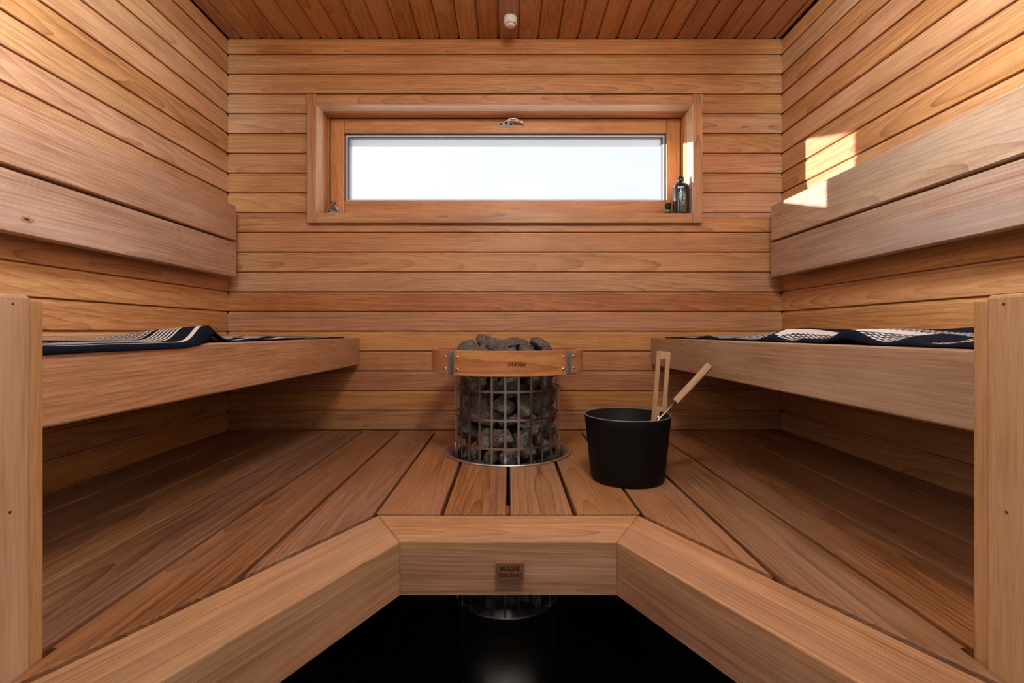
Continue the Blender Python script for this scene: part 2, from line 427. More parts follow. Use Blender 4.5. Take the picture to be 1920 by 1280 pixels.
# ------------------------------------------------------------------ window
wt=MB()
yt0,yt1=1.860,1.8795
tx0,tx1,tz0,tz1=-.756,.729,1.400,1.884
ix0,ix1,iz0,iz1=-.719,.692,1.4375,1.8455
box_b(wt,(tx0,yt0-.001,tz0),(ix0-.0004,yt1,tz1),'z',.0015)
box_b(wt,(ix1+.0004,yt0-.001,tz0),(tx1,yt1,tz1),'z',.0015)
box_b(wt,(ix0,yt0,iz1),(ix1,yt1,tz1-.002),'x',.0015)
box_b(wt,(ix0,yt0,tz0+.0005),(ix1,yt1,iz0),'x',.0015)
wt_o=struct(wt.build('trim_1',M['wall']))
win=bpy.data.objects.new('window_1',None); COL.objects.link(win); win.location=(0,1.99,1.64); win['kind']='structure'
ln=MB()
ym=1.922
box_b(ln,(ix0-.003,ym+.001,iz1-.003),(ix1+.002,1.973,iz1+.012),'x',.001)
box_b(ln,(ix0-.003,ym+.001,iz0),(ix0+.003,1.973,iz1-.0035),'zy',.001)
box_b(ln,(ix1-.003,ym+.001,iz0),(ix1+.002,1.973,iz1-.0035),'zy',.001)
ln.build('window_liner',M['pine'],win)
ln=MB()
box_b(ln,(ix0-.003,yt1-.018,iz1-.0005),(ix1+.002,ym,iz1+.012),'x',.0006)
box_b(ln,(ix0-.003,yt1-.018,iz0),(ix0+.0005,ym,iz1-.0008),'zy',.0006)
box_b(ln,(ix1-.0005,yt1-.018,iz0),(ix1+.002,ym,iz1-.0008),'zy',.0006)
ln.build('window_liner',M['liner'],win)
sl=MB(); box_b(sl,(ix0,yt1+.0005,iz0-.016),(ix1,1.973,iz0),'x',.001); sl.build('window_sill',M['wall'],win)
# fixed frame round the sash
ff=MB()
for lo,hi,a in (((-.722,1.9735,1.42),(-.712,2.03,1.86),'z'),((.688,1.9735,1.42),(.694,2.03,1.86),'z'),((-.712,1.985,1.845),(.688,2.03,1.862),'x'),((-.712,1.9735,1.42),(.688,2.03,1.434),'x')): box_b(ff,lo,hi,a,.001)
ff.build('window_frame',M['wall'],win)
sa=MB(); sy0,sy1=1.975,2.020
gx0,gx1,gz0,gz1=-.655,.631,1.5135,1.7845
sx0,sx1,sz0,sz1=-.708,.6845,1.4365,1.8405
box_b(sa,(sx0,sy0,sz0),(gx0,sy1,sz1),'z',.0025); box_b(sa,(gx1,sy0,sz0),(sx1,sy1,sz1),'z',.0025)
box_b(sa,(gx0+.0004,sy0+.001,gz1),(gx1-.0004,sy1,sz1),'x',.0025); box_b(sa,(gx0+.0004,sy0+.001,sz0),(gx1-.0004,sy1,gz0),'x',.0025)
sash=sa.build('window_sash',M['pine'],win)
se=MB()
def ring(mb,x0,x1,z0,z1,y0,y1,t,mi):
    for lo,hi in (((x0,y0,z0),(x0+t,y1,z1)),((x1-t,y0,z0),(x1,y1,z1)),((x0+t,y0,z0),(x1-t,y1,z0+t)),((x0+t,y0,z1-t),(x1-t,y1,z1))): slab(mb,lo,hi,mi)
ring(se,gx0+.0005,gx1-.0005,gz0+.0005,gz1-.0005,1.985,2.0185,.0025,0)
ring(se,gx0+.0032,gx1-.0032,gz0+.0032,gz1-.0032,1.992,2.0185,.0055,1)
ring(se,gx0+.009,gx1-.009,gz0+.009,gz1-.009,1.999,2.0185,.002,0)
se.build('glazing_seal',[M['seal'],M['white']],sash)
gl=MB(); slab(gl,(gx0+.004,2.008,gz0+.004),(gx1-.004,2.012,gz1-.004),0); gl.build('window_pane',M['glass'],sash)
for nm,xh in (('hinge',fx0+.0015),('hinge',fx1-.0095)):
    h=MB(); slab(h,(xh,2.06,1.731),(xh+.008,2.085,1.772),0); tube(h,[(xh+.004,2.058,1.733),(xh+.004,2.058,1.770)],.004,10,0)
    for zz in (1.738,1.765): tube(h,[(xh+.004,2.052,zz),(xh+.004,2.056,zz)],.0025,8,1)
    h.build(nm,[M['white'],M['dark']],win)
# handle of the sash
hz=1.817
hd=MB()
slab(hd,(-.036,sy0-.005,hz-.010),(.018,sy0+.0005,hz+.009),0)
for xx in (-.028,.011): tube(hd,[(xx,sy0-.0065,hz-.001),(xx,sy0-.003,hz-.001)],.0045,12,1)
slab(hd,(-.015,sy0-.016,hz-.006),(.006,sy0-.004,hz+.005),0)
slab(hd,(-.012,sy0-.0175,hz-.0045),(-.003,sy0-.015,hz+.002),1)
pts=[]; rad=[]
for i in range(13):
    t_=i/12; pts.append((-.012+.076*t_,sy0-.018-.014*math.sin(PI*min(1,t_*1.3)),hz+.006+.007*math.sin(PI*t_*.62)-.013*t_**2.2)); rad.append(.0045+.0008*math.sin(PI*t_))
tube(hd,pts,rad,12,0)
hd.build('window_handle',[M['chrome'],M['dark']],sash)

# ------------------------------------------------------------------ lower bench
lb=thing('lower_bench','wide low slatted wooden bench with angled front corners around the stove','bench',(0,1.4,0))
DG=.136; GAP=.009
TH=math.radians(27.0); rd=Vector((-math.sin(TH),-math.cos(TH)))      # left rail runs towards the camera
CBX,CBY=.264,1.006; CFX,CFY=.192,.880                                # rail corners, back and front edge
YEDGE=CBY+GAP
GBY=CBY+GAP                                                          # deck edge behind the rail
def deck_front(x):
    x=abs(x); return YEDGE if x<=CBX+.0089 else CBY-(x-CBX)/math.tan(TH)+.012/math.sin(TH)
dk=MB(); RH=.190
def circ_y(x,s): 
    d=RH*RH-(x-HX)**2
    return HY+s*math.sqrt(max(d,0))
kk=range(-8,8)
for i in kk:
    a=i*DG+GAP/2; b=(i+1)*DG-GAP/2
    a=max(a,XL+.006); b=min(b,XR-.006)
    if b-a<.02: continue
    ya,yb=deck_front(a),deck_front(b)
    ya=max(ya,.30); yb=max(yb,.30)
    if a<-.53 and b<-.53 or a>.53 and b>.53: ya=max(ya,.585); yb=max(yb,.585)
    elif a<-.53: ya=max(ya,.585); yb=max(yb,.585) if False else yb
    elif b>.53: yb=max(yb,.585)
    YE=YB-.006
    front=[(a,ya),(b,yb)]
    if a<-CBX<b: front=[(a,ya),(-CBX-.0089,YEDGE),(b,yb)]
    if a<CBX<b: front=[(a,ya),(CBX+.0089,YEDGE),(b,yb)]
    if a<-.53<b: front=[(a,.585),(-.529,.585),(-.529,deck_front(-.529)),(b,yb)]
    if a<.53<b: front=[(a,ya),(.529,deck_front(.529)),(.529,.585),(b,.585)]
    z0=ZD-.028
    ain=abs(a-HX)<RH; bin_=abs(b-HX)<RH
    al=(0,1)
    sd=wood_offset(.12)
    if ain and bin_:
        n=12; xs=[b-(b-a)*j/n for j in range(n+1)]
        plan_board(dk,front+[(x,circ_y(x,-1)) for x in xs],z0,ZD,al,.0018,sd)
        plan_board(dk,[(x,circ_y(x,1)) for x in reversed(xs)]+[(b,YE),(a,YE)],z0,ZD,al,.0018,sd)
    elif ain or bin_:
        # notch cut from the side nearest the stove
        ed=a if ain else b; lim=HX+RH if ain else HX-RH
        n=16; arc=[]
        y1=circ_y(ed,-1);y2=circ_y(ed,1)
        t0=math.atan2(y1-HY,ed-HX); t1=math.atan2(y2-HY,ed-HX)
        if bin_:
            if t0>0: t0-=2*PI
            if t1>0: t1-=2*PI
            arc=[(HX+RH*math.cos(t0+(t1-t0)*j/n),HY+RH*math.sin(t0+(t1-t0)*j/n)) for j in range(n+1)]
            poly=front+arc+[(b,YE),(a,YE)]
        else:
            arc=[(HX+RH*math.cos(t1+(t0-t1)*j/n),HY+RH*math.sin(t1+(t0-t1)*j/n)) for j in range(n+1)]
            poly=front+[(b,YE),(a,YE)]+arc
        plan_board(dk,poly,z0,ZD,al,.0018,sd)
    else:
        plan_board(dk,front+[(b,YE),(a,YE)],z0,ZD,al,.0018,sd)
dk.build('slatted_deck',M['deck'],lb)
# bearers under the slats
for yy,xa,xb in ((1.10,XL+.02,XR-.02),(1.82,XL+.02,XR-.02),(.70,-.99,-.56),(.70,.56,.99)):
    be=MB(); box_b(be,(xa,yy,ZD-.075),(xb,yy+.045,ZD-.0282),'x'); be.build('bearer',M['bench'],lb)
# rails (mitred)
ZR0=.525
XE=.5285
def along_back(x): return (x-CBX)/math.sin(TH)   # distance along from back corner at |x|
t1=along_back(XE); t2=(XE-CFX)/math.sin(TH)
for s in (-1,1):
    pts=[(s*CBX,CBY),(s*(CBX+t1*math.sin(TH)),CBY-t1*math.cos(TH)),(s*(CFX+t2*math.sin(TH)),CFY-t2*math.cos(TH)),(s*CFX,CFY)]
    pts=[(x+s*.0006,y) for x,y in pts]
    if s>0: pts=pts[::-1]
    mb=MB(); plan_board(mb,pts,ZR0+.0718,ZD,(s*math.sin(TH),-math.cos(TH)),.0025,(.13,.05,.012,.62+.1*s))
    pin=pts; plan_board(mb,pin,ZR0,ZR0+.0714,(s*math.sin(TH),-math.cos(TH)),.0006,(.03,.06,.012,.45-.1*s))
    mb.build('front_rail',M['bench'],lb)
mb=MB(); plan_board(mb,[(-CFX,CFY),(CFX,CFY),(CBX,CBY),(-CBX,CBY)],ZR0+.0718,ZD,(1,0),.0025,(.02,.05,.04,.5))
plan_board(mb,[(-CFX,CFY),(CFX,CFY),(CBX,CBY),(-CBX,CBY)],ZR0,ZR0+.0714,(1,0),.0006,(.05,.06,.02,.35))
mb.build('front_rail',M['bench'],lb)
pl=MB(); box_b(pl,(-.0215,CFY-.010,.5555),(.0275,CFY-.0002,.5875),'x',.0012)
plq=pl.build('maker_plaque',M['plaque'],lb)
for txt,x_,z_,sz in (('#LUXE',.003,.5775,.0115),('#SAUNAT',.003,.5655,.0095)):
    lettering('lettering',txt,sz,M['carve'],(x_,CFY-.0102,z_),FRONT,plq,.0003,0,bold=.0002)

# ------------------------------------------------------------------ upper benches
def upper_bench(s,label):
    root=thing('upper_bench',label,'bench',(s*.8,1.2,.87))
    xf0,xf1=(.563,.597) if s<0 else (.541,.577)      # face at the wall and at the near end
    yA,yB_=.585,YB-.004
    ztop,zbot=.970,.868
    W=.030
    wx=-XL if s<0 else XR
    A=Vector((s*(xf1-xf0),yA-yB_,0)); L=A.length; A/=L
    B=Vector((0,0,1)); N=Vector((-s,0,0)); N=(N-A*N.dot(A)).normalized()
    fr=MB(); sec_board(fr,Vector((s*xf0,yB_,zbot)),A,B,N,L,rect_sec(0,ztop-zbot,-W,0,.003),seed=(.06,.03,.03,.55-.1*s))
    fr.build('front_rail',M['greyed'] if s>0 else M['bench'],root)
    st=MB(); n=4; x0=xf1+W+.004; x1=wx-.008; w=(x1-x0)/n
    for i in range(n):
        a,b=x0+i*w+.004,x0+(i+1)*w-.004
        box_b(st,(min(s*a,s*b),yA,ztop-.030),(max(s*a,s*b),yB_,ztop-.001),'y')
    st.build('slatted_seat',M['bench'],root)
    for yy in (.66,1.22,1.80):
        be=MB(); a,b=xf1+W+.004,wx-.0005
        box_b(be,(min(s*a,s*b),yy,zbot+.012),(max(s*a,s*b),yy+.045,ztop-.0302),'x')
        be.build('bearer',M['bench'],root)
upper_bench(-1,'high wooden bench under the darker brown left wall, with the dark striped towel')
upper_bench(1,'high wooden bench on the right, under the sunlit wall patch, with the checked towel')

# ------------------------------------------------------------------ backrests
def backrest(s,xf,labels):
    root=thing('backrest',labels,'backrest',(s*(xf+.03),1.2,1.30))
    yA,yB_=.42,1.825
    for z0,z1 in ((1.1920,1.3185),(1.3265,1.4560)):
        mb=MB(); N=(-s,0,0)
        sec_board(mb,(s*xf,yB_,z0),(0,-1,0),(0,0,1),N,yB_-yA,rect_sec(0,z1-z0,-.026,0,.003))
        mb.build('backrest_board',M['greyed'] if s>0 else M['bench'],root)
    wx=-XL if s<0 else XR
    for yy in (.55,1.15,1.72):
        mb=MB(); a,b=xf+.0258,wx+.0001
        box_b(mb,(min(s*a,s*b),yy,1.21),(max(s*a,s*b),yy+.04,1.44),'z'); mb.build('backrest_batten',M['wall'],root)
    return root
kroot=backrest(-1,1.0016,'two-board wooden backrest on the left wall with a small knot in the lower board')
backrest(1,.968,'two-board wooden backrest on the right wall, its top edge lit by the sun')

mb=MB()
RotK=Matrix.Rotation(PI/2,3,'Y')@Matrix.Diagonal((.55,1.25,1))
lathe(mb,[(0,.0003),(.0105,.00028),(.0125,.0001),(.0125,-.0004)],(-1.0016,1.032,1.226),28,0,True,RotK)
lathe(mb,[(0,.0006),(.0042,.00055),(.0052,.0002)],(-1.0016,1.032,1.226),20,1,True,RotK)
mb.build('wood_knot',[M['knot'],M['carve']],kroot)
# ------------------------------------------------------------------ end panels by the entrance
def end_panel(s,label):
    root=thing('end_panel',label,'panel',(s*.56,.45,FZ))
    mb=MB(); box_b(mb,(min(s*.5305,s*.5585),.310,FZ),(max(s*.5305,s*.5585),.5515,1.0325),'zy',.004)
    mb.build('end_board',M['light2'],root)
    mb=MB(); box_b(mb,(min(s*.5335,s*.60),.5530,FZ),(max(s*.5335,s*.60),.5700,1.0285),'zy',.003)
    mb.build('edge_batten',M['pine2'],root)
    for y_,z_ in ((.531,1.022),(.528,.80),(.531,.58)):
        xx=s*.5305; mb=MB()
        tube(mb,[(xx-s*.0003,y_,z_),(xx+s*.001,y_,z_)],.0016,10)
        mb.build('nail_head',M['burn'],root)
M['light2']=wood('panel_wood',(.56,.35,.205,1),(.49,.285,.155,1),(.38,.205,.105,1),ring=.12,ringscale=120,tone=.12,rough=.5)
M['pine2']=wood('batten_wood',(.52,.29,.13,1),(.45,.235,.095,1),(.35,.165,.06,1),ring=.12,ringscale=140,tone=.2,rough=.5)
end_panel(-1,'vertical wooden end panel at the near end of the left benches')
end_panel(1,'vertical wooden end panel at the near end of the right benches')

# ------------------------------------------------------------------ sauna heater
ht=thing('sauna_heater','round steel cage sauna stove sunk through the bench, ringed by a wooden guard','heater',(HX,HY,FZ))
C0=(HX,HY,0)
RB=.165
cg=MB()
NB=27
ZT=.925
for i in range(NB):
    a=math.radians(-90-2)+2*PI*i/NB
    d=Vector((math.cos(a),math.sin(a),0)); tg=Vector((-d.y,d.x,0)); w=.0034
    p=[]
    for zz in (.18,ZT):
        for r_,t_ in ((RB,-w),(RB,w),(RB-.0025,w),(RB-.0025,-w)): p.append(Vector(C0)+d*r_+tg*t_+Vector((0,0,zz)))
    cg.add(p,[(0,1,5,4),(1,2,6,5),(2,3,7,6),(3,0,4,7),(3,2,1,0),(4,5,6,7)])
zz=.9022
for zz in [.8215-.0807*j for j in range(-1,8)]:
    if zz>.19: lathe(cg,[(RB+.0006,zz-.0033),(RB+.0006,zz+.0033),(RB-.002,zz+.0033),(RB-.002,zz-.0033)],C0,96,close=True,smooth=False)
cg.build('stone_cage',M['steel'],ht)
bd=MB()
lathe(bd,[(RB-.004,FZ),(RB-.004,FZ+.015),(RB-.012,FZ+.02),(RB-.012,.172),(RB+.001,.176),(RB+.001,.186),(.02,.186)],C0,96)
hbody=bd.build('heater_body',M['body'],ht)
cr=MB(); lathe(cr,[(.085,.19),(.085,.90),(.06,.905),(.0,.905)],C0,32); cr.build('heating_core',M['dark'],ht)
fg=MB()
lathe(fg,[(RB+.007,ZD-.055),(RB+.009,ZD-.012),(RB+.013,ZD-.004),(.186,ZD+.003),(.198,ZD+.0055),(.2010,ZD+.004),(.2015,ZD+.0006),(.193,ZD+.0008),(.181,ZD-.006),(RB+.0085,ZD-.055)],C0,96,close=True)
fg.build('bench_flange',M['flange'],ht)
# wooden guard: four curved pieces, joined by steel brackets
GR0,GR1,GZ0,GZ1=.217,.2355,.8705,.9405
def arc_piece(mb,a0,a1,r0,r1,z0,z1,n=64,seed=None,c=.0022):
    sec=[(r1-c,z0),(r1,z0+c),(r1,z1-c),(r1-c,z1),(r0+c,z1),(r0,z1-c),(r0,z0+c),(r0+c,z0)]
    vs=[];wd=[];m=len(sec); vo,wo,k_,t_=seed
    for i in range(n+1):
        a=a0+(a1-a0)*i/n
        for r,z_ in sec:
            vs.append((HX+r*math.cos(a),HY+r*math.sin(a),z_)); u=(a-a0)*r1
            wd.append((u,z_-z0-.035+vo,r-r1+wo+k_*u))
    fs=[]
    for i in range(n):
        for j in range(m):
            j2=(j+1)%m; fs.append((i*m+j,(i+1)*m+j,(i+1)*m+j2,i*m+j2))
    fs.append(tuple(range(m))); fs.append(tuple(n*m+j for j in reversed(range(m))))
    mb.add(vs,fs,wd,t_)
gd=math.radians(3.2)
for q in range(4):
    a0=math.radians(-132+90*q)+gd; a1=math.radians(-42+90*q)-gd
    mb=MB(); arc_piece(mb,a0,a1,GR0,GR1,GZ0,GZ1,seed=(.006,.03,[.06,-.05,.05,.04][q],[.62,.35,.5,.7][q]))
    gp=mb.build('guard_rail',M['guard'],ht)
    if q==0: gfront=gp
    for aa in (a0+math.radians(2.9),a1-math.radians(2.9)):
        for z_ in (.8885,.9225):
            d=Vector((math.cos(aa),math.sin(aa),0)); p=Vector((HX,HY,z_))
            sc=MB(); tube(sc,[p+d*(GR1-.001),p+d*(GR1+.0008),p+d*(GR1+.0022),p+d*(GR1+.003)],[.0048,.0048,.0038,.002],14,0)
            tube(sc,[p+d*(GR1+.0026),p+d*(GR1+.0034)],.0015,6,1,False)
            sc.build('guard_screw',[M['screw'],M['dark']],gp)
    # bracket across the gap at a1
    ac=math.radians(-42+90*q); bk=MB()
    d=Vector((math.cos(ac),math.sin(ac),0)); tg=Vector((-d.y,d.x,0))
    def pr(r0,r1,t0,t1,z0,z1):
        vs=[Vector((HX,HY,z_))+d*r_+tg*t_ for z_ in (z0,z1) for r_,t_ in ((r0,t0),(r1,t0),(r1,t1),(r0,t1))]
        bk.add(vs,[(3,2,1,0),(4,5,6,7),(0,1,5,4),(1,2,6,5),(2,3,7,6),(3,0,4,7)])
    pr(GR0-.004,GR0-.002,-.045,.045,GZ0+.006,GZ1-.006)
    pr(RB+.001,GR0-.004,-.0013,.0013,GZ0+.008,GZ1-.012)
    pr(GR0-.002,GR1+.001,-.0105,-.0085,GZ0+.002,GZ1-.002); pr(GR0-.002,GR1+.001,.0085,.0105,GZ0+.002,GZ1-.002)
    bk.build('guard_bracket',M['bracket'],ht)
lettering('lettering','HARVIA',.0155,M['burn'],(HX+.0215,HY-GR1-.0006,.905),FRONT,gfront,.0003,.35,bend=GR1+.0006,bold=.0002)
# engraved type panel on the body
Rb=RB-.012
for j in range(9):
    n=26 if j<6 else 20
    lettering('lettering',''.join(R.choice('IEHNITLAR ') for _ in range(n)),.0075,M['burn'],(HX,HY-Rb-.0002,.118-.0088*j),FRONT,hbody,.0002,0,bend=Rb)

# ------------------------------------------------------------------ stones
def stone_mesh(seed,sz):
    bm=bmesh.new(); bmesh.ops.create_icosphere(bm,subdivisions=4,radius=1)
    rr=random.Random(seed)
    ax=(rr.uniform(.95,1.3),rr.uniform(.7,1.0),rr.uniform(.55,.85))
    planes=[(Vector((rr.gauss(0,1),rr.gauss(0,1),rr.gauss(0,1))).normalized(),rr.uniform(.45,.80)) for _ in range(9)]
    off=Vector((seed*3.7,seed*1.3,0))
    for v in bm.verts:
        p=v.co.copy()
        for n_,d_ in planes:
            e=p.dot(n_)-d_
            if e>0: p-=n_*e*.97
        p*=1+.10*noise.noise(p*1.7+off)+.05*noise.noise(p*5+off)+.02*noise.noise(p*13+off)
        v.co=Vector((p.x*ax[0],p.y*ax[1],p.z*ax[2]))*sz
    me=bpy.data.meshes.new('sauna_stone'); bm.to_mesh(me); bm.free(); me.materials.append(M['stone'])
    for p in me.polygons: p.use_smooth=True
    return me
SM=[stone_mesh(i+1,.039) for i in range(14)]
RS=random.Random(21)
stones=[]
def stone(loc,sc,label,group,rot=None,lim=None):
    o=bpy.data.objects.new('sauna_stone',RS.choice(SM)); COL.objects.link(o)
    o.location=loc; o.scale=(sc,)*3
    o.rotation_euler=rot or (RS.uniform(0,6.3),RS.uniform(0,6.3),RS.uniform(0,6.3))
    tag(o,label,'stone',group)
    stones.append(o)
zrow=.215; row=0
while zrow<.885:
    n=13
    vis=zrow<.30 or zrow>.56
    for i in range(n):
        a=2*PI*(i+.5*(row%2)+RS.uniform(-.13,.13))/n
        if math.sin(a)>.35: continue       # far side of the cage, behind the front stones
        if not vis and zrow>.32 and zrow<.55: continue
        r=RS.uniform(.117,.125)
        stone((HX+r*math.cos(a),HY+r*math.sin(a),zrow+RS.uniform(-.008,.008)),RS.choice([.75,.95,1.05,1.15]),'grey stone packed behind the bars of the stove cage','stones inside the stove cage')
    zrow+=.052; row+=1
# backing stones between core and shell, then the heap on top
for (x,y,z_,s) in [(-.075,-.085,.912,1.0),(-.03,-.11,.905,.95),(.03,-.11,.903,1.0),(.085,-.085,.908,.95),(-.12,-.04,.908,.95),(.125,-.03,.905,.95),(-.11,.04,.905,1.0),(.11,.05,.905,1),(0,.0,.918,1.1),(-.06,.1,.905,1),(.05,.1,.905,1),(0,.13,.90,.9),(-.055,-.02,.925,1.0),(.06,-.01,.922,1.0),(-.10,-.075,.925,.95)]:
    stone((HX+x,HY+y,z_),s,'grey stone heaped on top of the stove inside the wooden guard','stones heaped on top of the stove')
for (x,y,z_,s,ro) in [(-.112,-.02,.937,.98,(.2,.1,.5)),(-.072,.035,.955,1.08,(.4,1.2,.2)),(-.028,-.045,.943,1.0,(0,.3,1.0)),(.020,.03,.955,1.1,(.1,.2,.3)),(.062,-.03,.935,.95,(.1,.1,2.0)),(.105,.0,.942,.98,(.3,.7,.4)),(-.002,-.085,.928,.9,(1,.2,.1)),(.055,-.085,.926,.85,(.2,2,.1))]:
    stone((HX+x,HY+y,z_),s,'grey stone heaped on top of the stove inside the wooden guard','stones heaped on top of the stove',ro)

# ------------------------------------------------------------------ bucket and ladle
BX,BY=.3015,1.258
bk=thing('sauna_bucket','black round sauna bucket with one slotted wooden handle standing on the low bench','bucket',(BX,BY,ZD))
mb=MB()
RR0,RR1,ZB=.0915,.1070,.782
prof=[(.0,ZD+.0005),(RR0-.012,ZD+.0005),(RR0-.004,ZD+.003),(RR0,ZD+.010)]
for i in range(1,9): prof.append((RR0+(RR1-RR0)*i/8,ZD+.010+(ZB-ZD-.010)*i/8))
prof+=[(RR1-.0008,ZB+.0015),(RR1-.003,ZB+.001)]
prof+=[(RR0-.003,ZD+.012),(RR0-.012,ZD+.006),(0,ZD+.006)]
lathe(mb,prof,(BX,BY,0),96)
mb.build('bucket_shell',M['black'],bk)
mb=MB(); lathe(mb,[(RR1+.0001,ZB+.0004),(RR1-.0003,ZB+.0022),(RR1-.0022,ZB+.0024),(RR1-.0028,ZB+.0010)],(BX,BY,0),96,close=True); mb.build('bucket_rim',M['rim'],bk)
# handle on the far right of the rim
ah=math.radians(40); d=Vector((math.cos(ah),math.sin(ah),0))
tg=Vector((-d.y,d.x,0))
hc=Vector((BX,BY,0))+d*(RR1-.013)
lean=d*.10+Vector((.02,0,0))
up=(Vector((0,0,1))+lean).normalized()
Wv=Vector((.97,-.22,0)); Wv=(Wv-up*Wv.dot(up)).normalized()
Nn=Wv.cross(up).normalized()         # towards camera
if Nn.y>0: Nn=-Nn
base=Vector((BX+.0905,BY+.040,.745))
def hb(mb,t0,t1,h0,h1,n0,n1,c=.0018,seed=(.01,.05,.01,.5)):
    # box in handle frame: across Wv, along up, depth Nn
    bm=bmesh.new(); bmesh.ops.create_cube(bm,size=1)
    for v in bm.verts:
        v.co=Vector((t0+(v.co.x+.5)*(t1-t0),n0+(v.co.y+.5)*(n1-n0),h0+(v.co.z+.5)*(h1-h0)))
    if c: bmesh.ops.bevel(bm,geom=list(bm.edges),offset=c,segments=2,profile=.5,affect='EDGES')
    bm.verts.index_update(); vs=[base+Wv*v.co.x+Nn*v.co.y+up*v.co.z for v in bm.verts]
    wd=[(v.co.z,v.co.x+.01,v.co.y+.05) for v in bm.verts]; fs=[tuple(v.index for v in f.verts) for f in bm.faces]
    if Wv.cross(Nn).dot(up)<0: fs=[tuple(reversed(f)) for f in fs]
    bm.free(); mb.add(vs,fs,wd,.5)
def frame_handle(mb,w,h,sl_w,s0,s1,dep,c=.0018):
    # one piece with a slot: outline and hole bridged
    def loop(x0,x1,z0,z1,c): return [(x0+c,z0),(x1-c,z0),(x1,z0+c),(x1,z1-c),(x1-c,z1),(x0+c,z1),(x0,z1-c),(x0,z0+c)]
    lay=[]
    for (yy,cc) in ((0,.0012),(.0012,0),(dep-.0012,0),(dep,.0012)):
        lay.append((loop(-w/2+cc,w/2-cc,0+cc,h-cc,.003),loop(-sl_w/2-cc*.5,sl_w/2+cc*.5,s0-cc*.5,s1+cc*.5,.0015),yy))
    vs=[];n=8
    for o_,i_,yy in lay:
        for x_,z_ in o_+i_: vs.append(base+Wv*x_+up*z_-Nn*yy)
    wd=[(((v-base).dot(up)),(v-base).dot(Wv)+.01,(v-base).dot(Nn)+.06) for v in vs]
    fs=[]
    for L_ in range(3):
        a=L_*16;b=a+16
        for j in range(n):
            j2=(j+1)%n
            fs.append((a+j,a+j2,b+j2,b+j)); fs.append((a+8+j2,a+8+j,b+8+j,b+8+j2))
    for j in range(n):
        j2=(j+1)%n
        fs.append((j2,j,8+j,8+j2)); a=48; fs.append((a+j,a+j2,a+8+j2,a+8+j))
    mb.add(vs,fs,wd,.5)
mb=MB(); frame_handle(mb,.036,.197,.0125,.052,.176,.020); hdl=mb.build('bucket_handle',M['light'],bk)
bm_=bmesh.new(); bm_.from_mesh(hdl.data); bmesh.ops.recalc_face_normals(bm_,faces=bm_.faces); bm_.to_mesh(hdl.data); bm_.free()
mb=MB(); p=base+up*.022+Nn*.001; tube(mb,[p,p+Nn*.002,p+Nn*.0035],[.0055,.0055,.003],12); mb.build('handle_screw',M['screw'],hdl)

ld=thing('sauna_ladle','ladle with a square wooden grip leaning inside the black bucket','ladle',(BX-.02,BY,.635))
p1=Vector((.3800,1.245,.7745)); p2=Vector((.4195,1.243,.8170)); p3=Vector((.503,1.238,.9085))
dr=(p2-p1).normalized()
mb=MB(); pb=p1-dr*.165
tube(mb,[pb,p2+dr*.01],.0032,10); mb.build('ladle_rod',M['dark2'] if 'dark2' in M else M['steel'],ld)
A=(p3-p2).normalized(); Nf=Vector((0,-1,0)); Nf=(Nf-A*Nf.dot(A)+Vector((.0,0,.0))).normalized(); B_=Nf.cross(A).normalized()
rot=Matrix.Rotation(math.radians(-28),3,A); Nf=rot@Nf; B_=rot@B_
mb=MB(); L=(p3-p2).length; h=.0082
sec=rect_sec(-h,h,-h,h,.0016)
sec_board(mb,p2,A,B_,Nf,L,sec,seed=(.01,.04,.02,.55)); mb.build('ladle_grip',M['light'],ld)
mb=MB()
cpt=Vector((BX-.005,BY,.6270))
lathe(mb,[(.0,.0008),(.030,.0008),(.036,.004),(.040,.022),(.0405,.024),(.039,.0235),(.0345,.0055),(.0,.0025)],cpt,40)
tube(mb,[pb,cpt+Vector((.034,0,.018))],.003,8)
mb.build('ladle_bowl',M['steel'],ld)

# ------------------------------------------------------------------ temperature sensor on the ceiling
sn=thing('temperature_sensor','small white round sensor cup on the wooden ceiling above the window','sensor',(.007,1.757,ZC))
mb=MB()
lathe(mb,[(.0215,-.0002),(.0235,-.003),(.0245,-.022),(.0225,-.027),(.0165,-.0285),(.0,-.029)],(.007,1.757,ZC),48)
mb.build('sensor_housing',M['plastic'],sn)
mb=MB()
lathe(mb,[(.0168,-.0283),(.0152,-.033),(.012,-.0348),(.0,-.0353)],(.007,1.757,ZC),40)
mb.build('sensor_cap',M['plastic'],sn)
mb=MB()
for k_ in range(6):
    a=2*PI*k_/6+.3; c=Vector((.007,1.757,ZC)); 
    pts=[c+Vector((.0205*math.cos(a+b_),.0205*math.sin(a+b_),-.0279)) for b_ in (-.16,-.08,0,.08,.16)]
    tube(mb,pts,.0008,6)
mb.build('sensor_vent',M['dark'],sn)

# ------------------------------------------------------------------ things on the sill
ZS=iz0
SY=1.915
bt=thing('shampoo_bottle','larger black bottle with white and green print on the window sill','bottle',(.664,SY-.002,ZS))
bx=.6592; by=1.8950
bt.location=(bx,by,ZS)
mb=MB(); rb=.0302
lathe(mb,[(.0,0),(rb-.003,0),(rb-.0005,.003),(rb,.006),(rb,.1),(rb-.001,.106),(rb-.004,.114),(rb-.010,.120),(rb-.017,.1235),(.0125,.125),(.0125,.127),(0,.127)],(bx,by,ZS+.0003),56)
bbody=mb.build('bottle_body',M['bottle'],bt)
mb=MB(); lathe(mb,[(.0115,.1265),(.0120,.1275),(.0120,.1435),(.0105,.145),(0,.145)],(bx,by,ZS+.0003),40); mb.build('bottle_cap',M['cap'],bt)
lettering('lettering','zenzo',.0150,M['print'],(bx-.004,by-rb-.0002,ZS+.107-.006),FRONT,bbody,.0002,.1,bend=rb,bold=.0004)
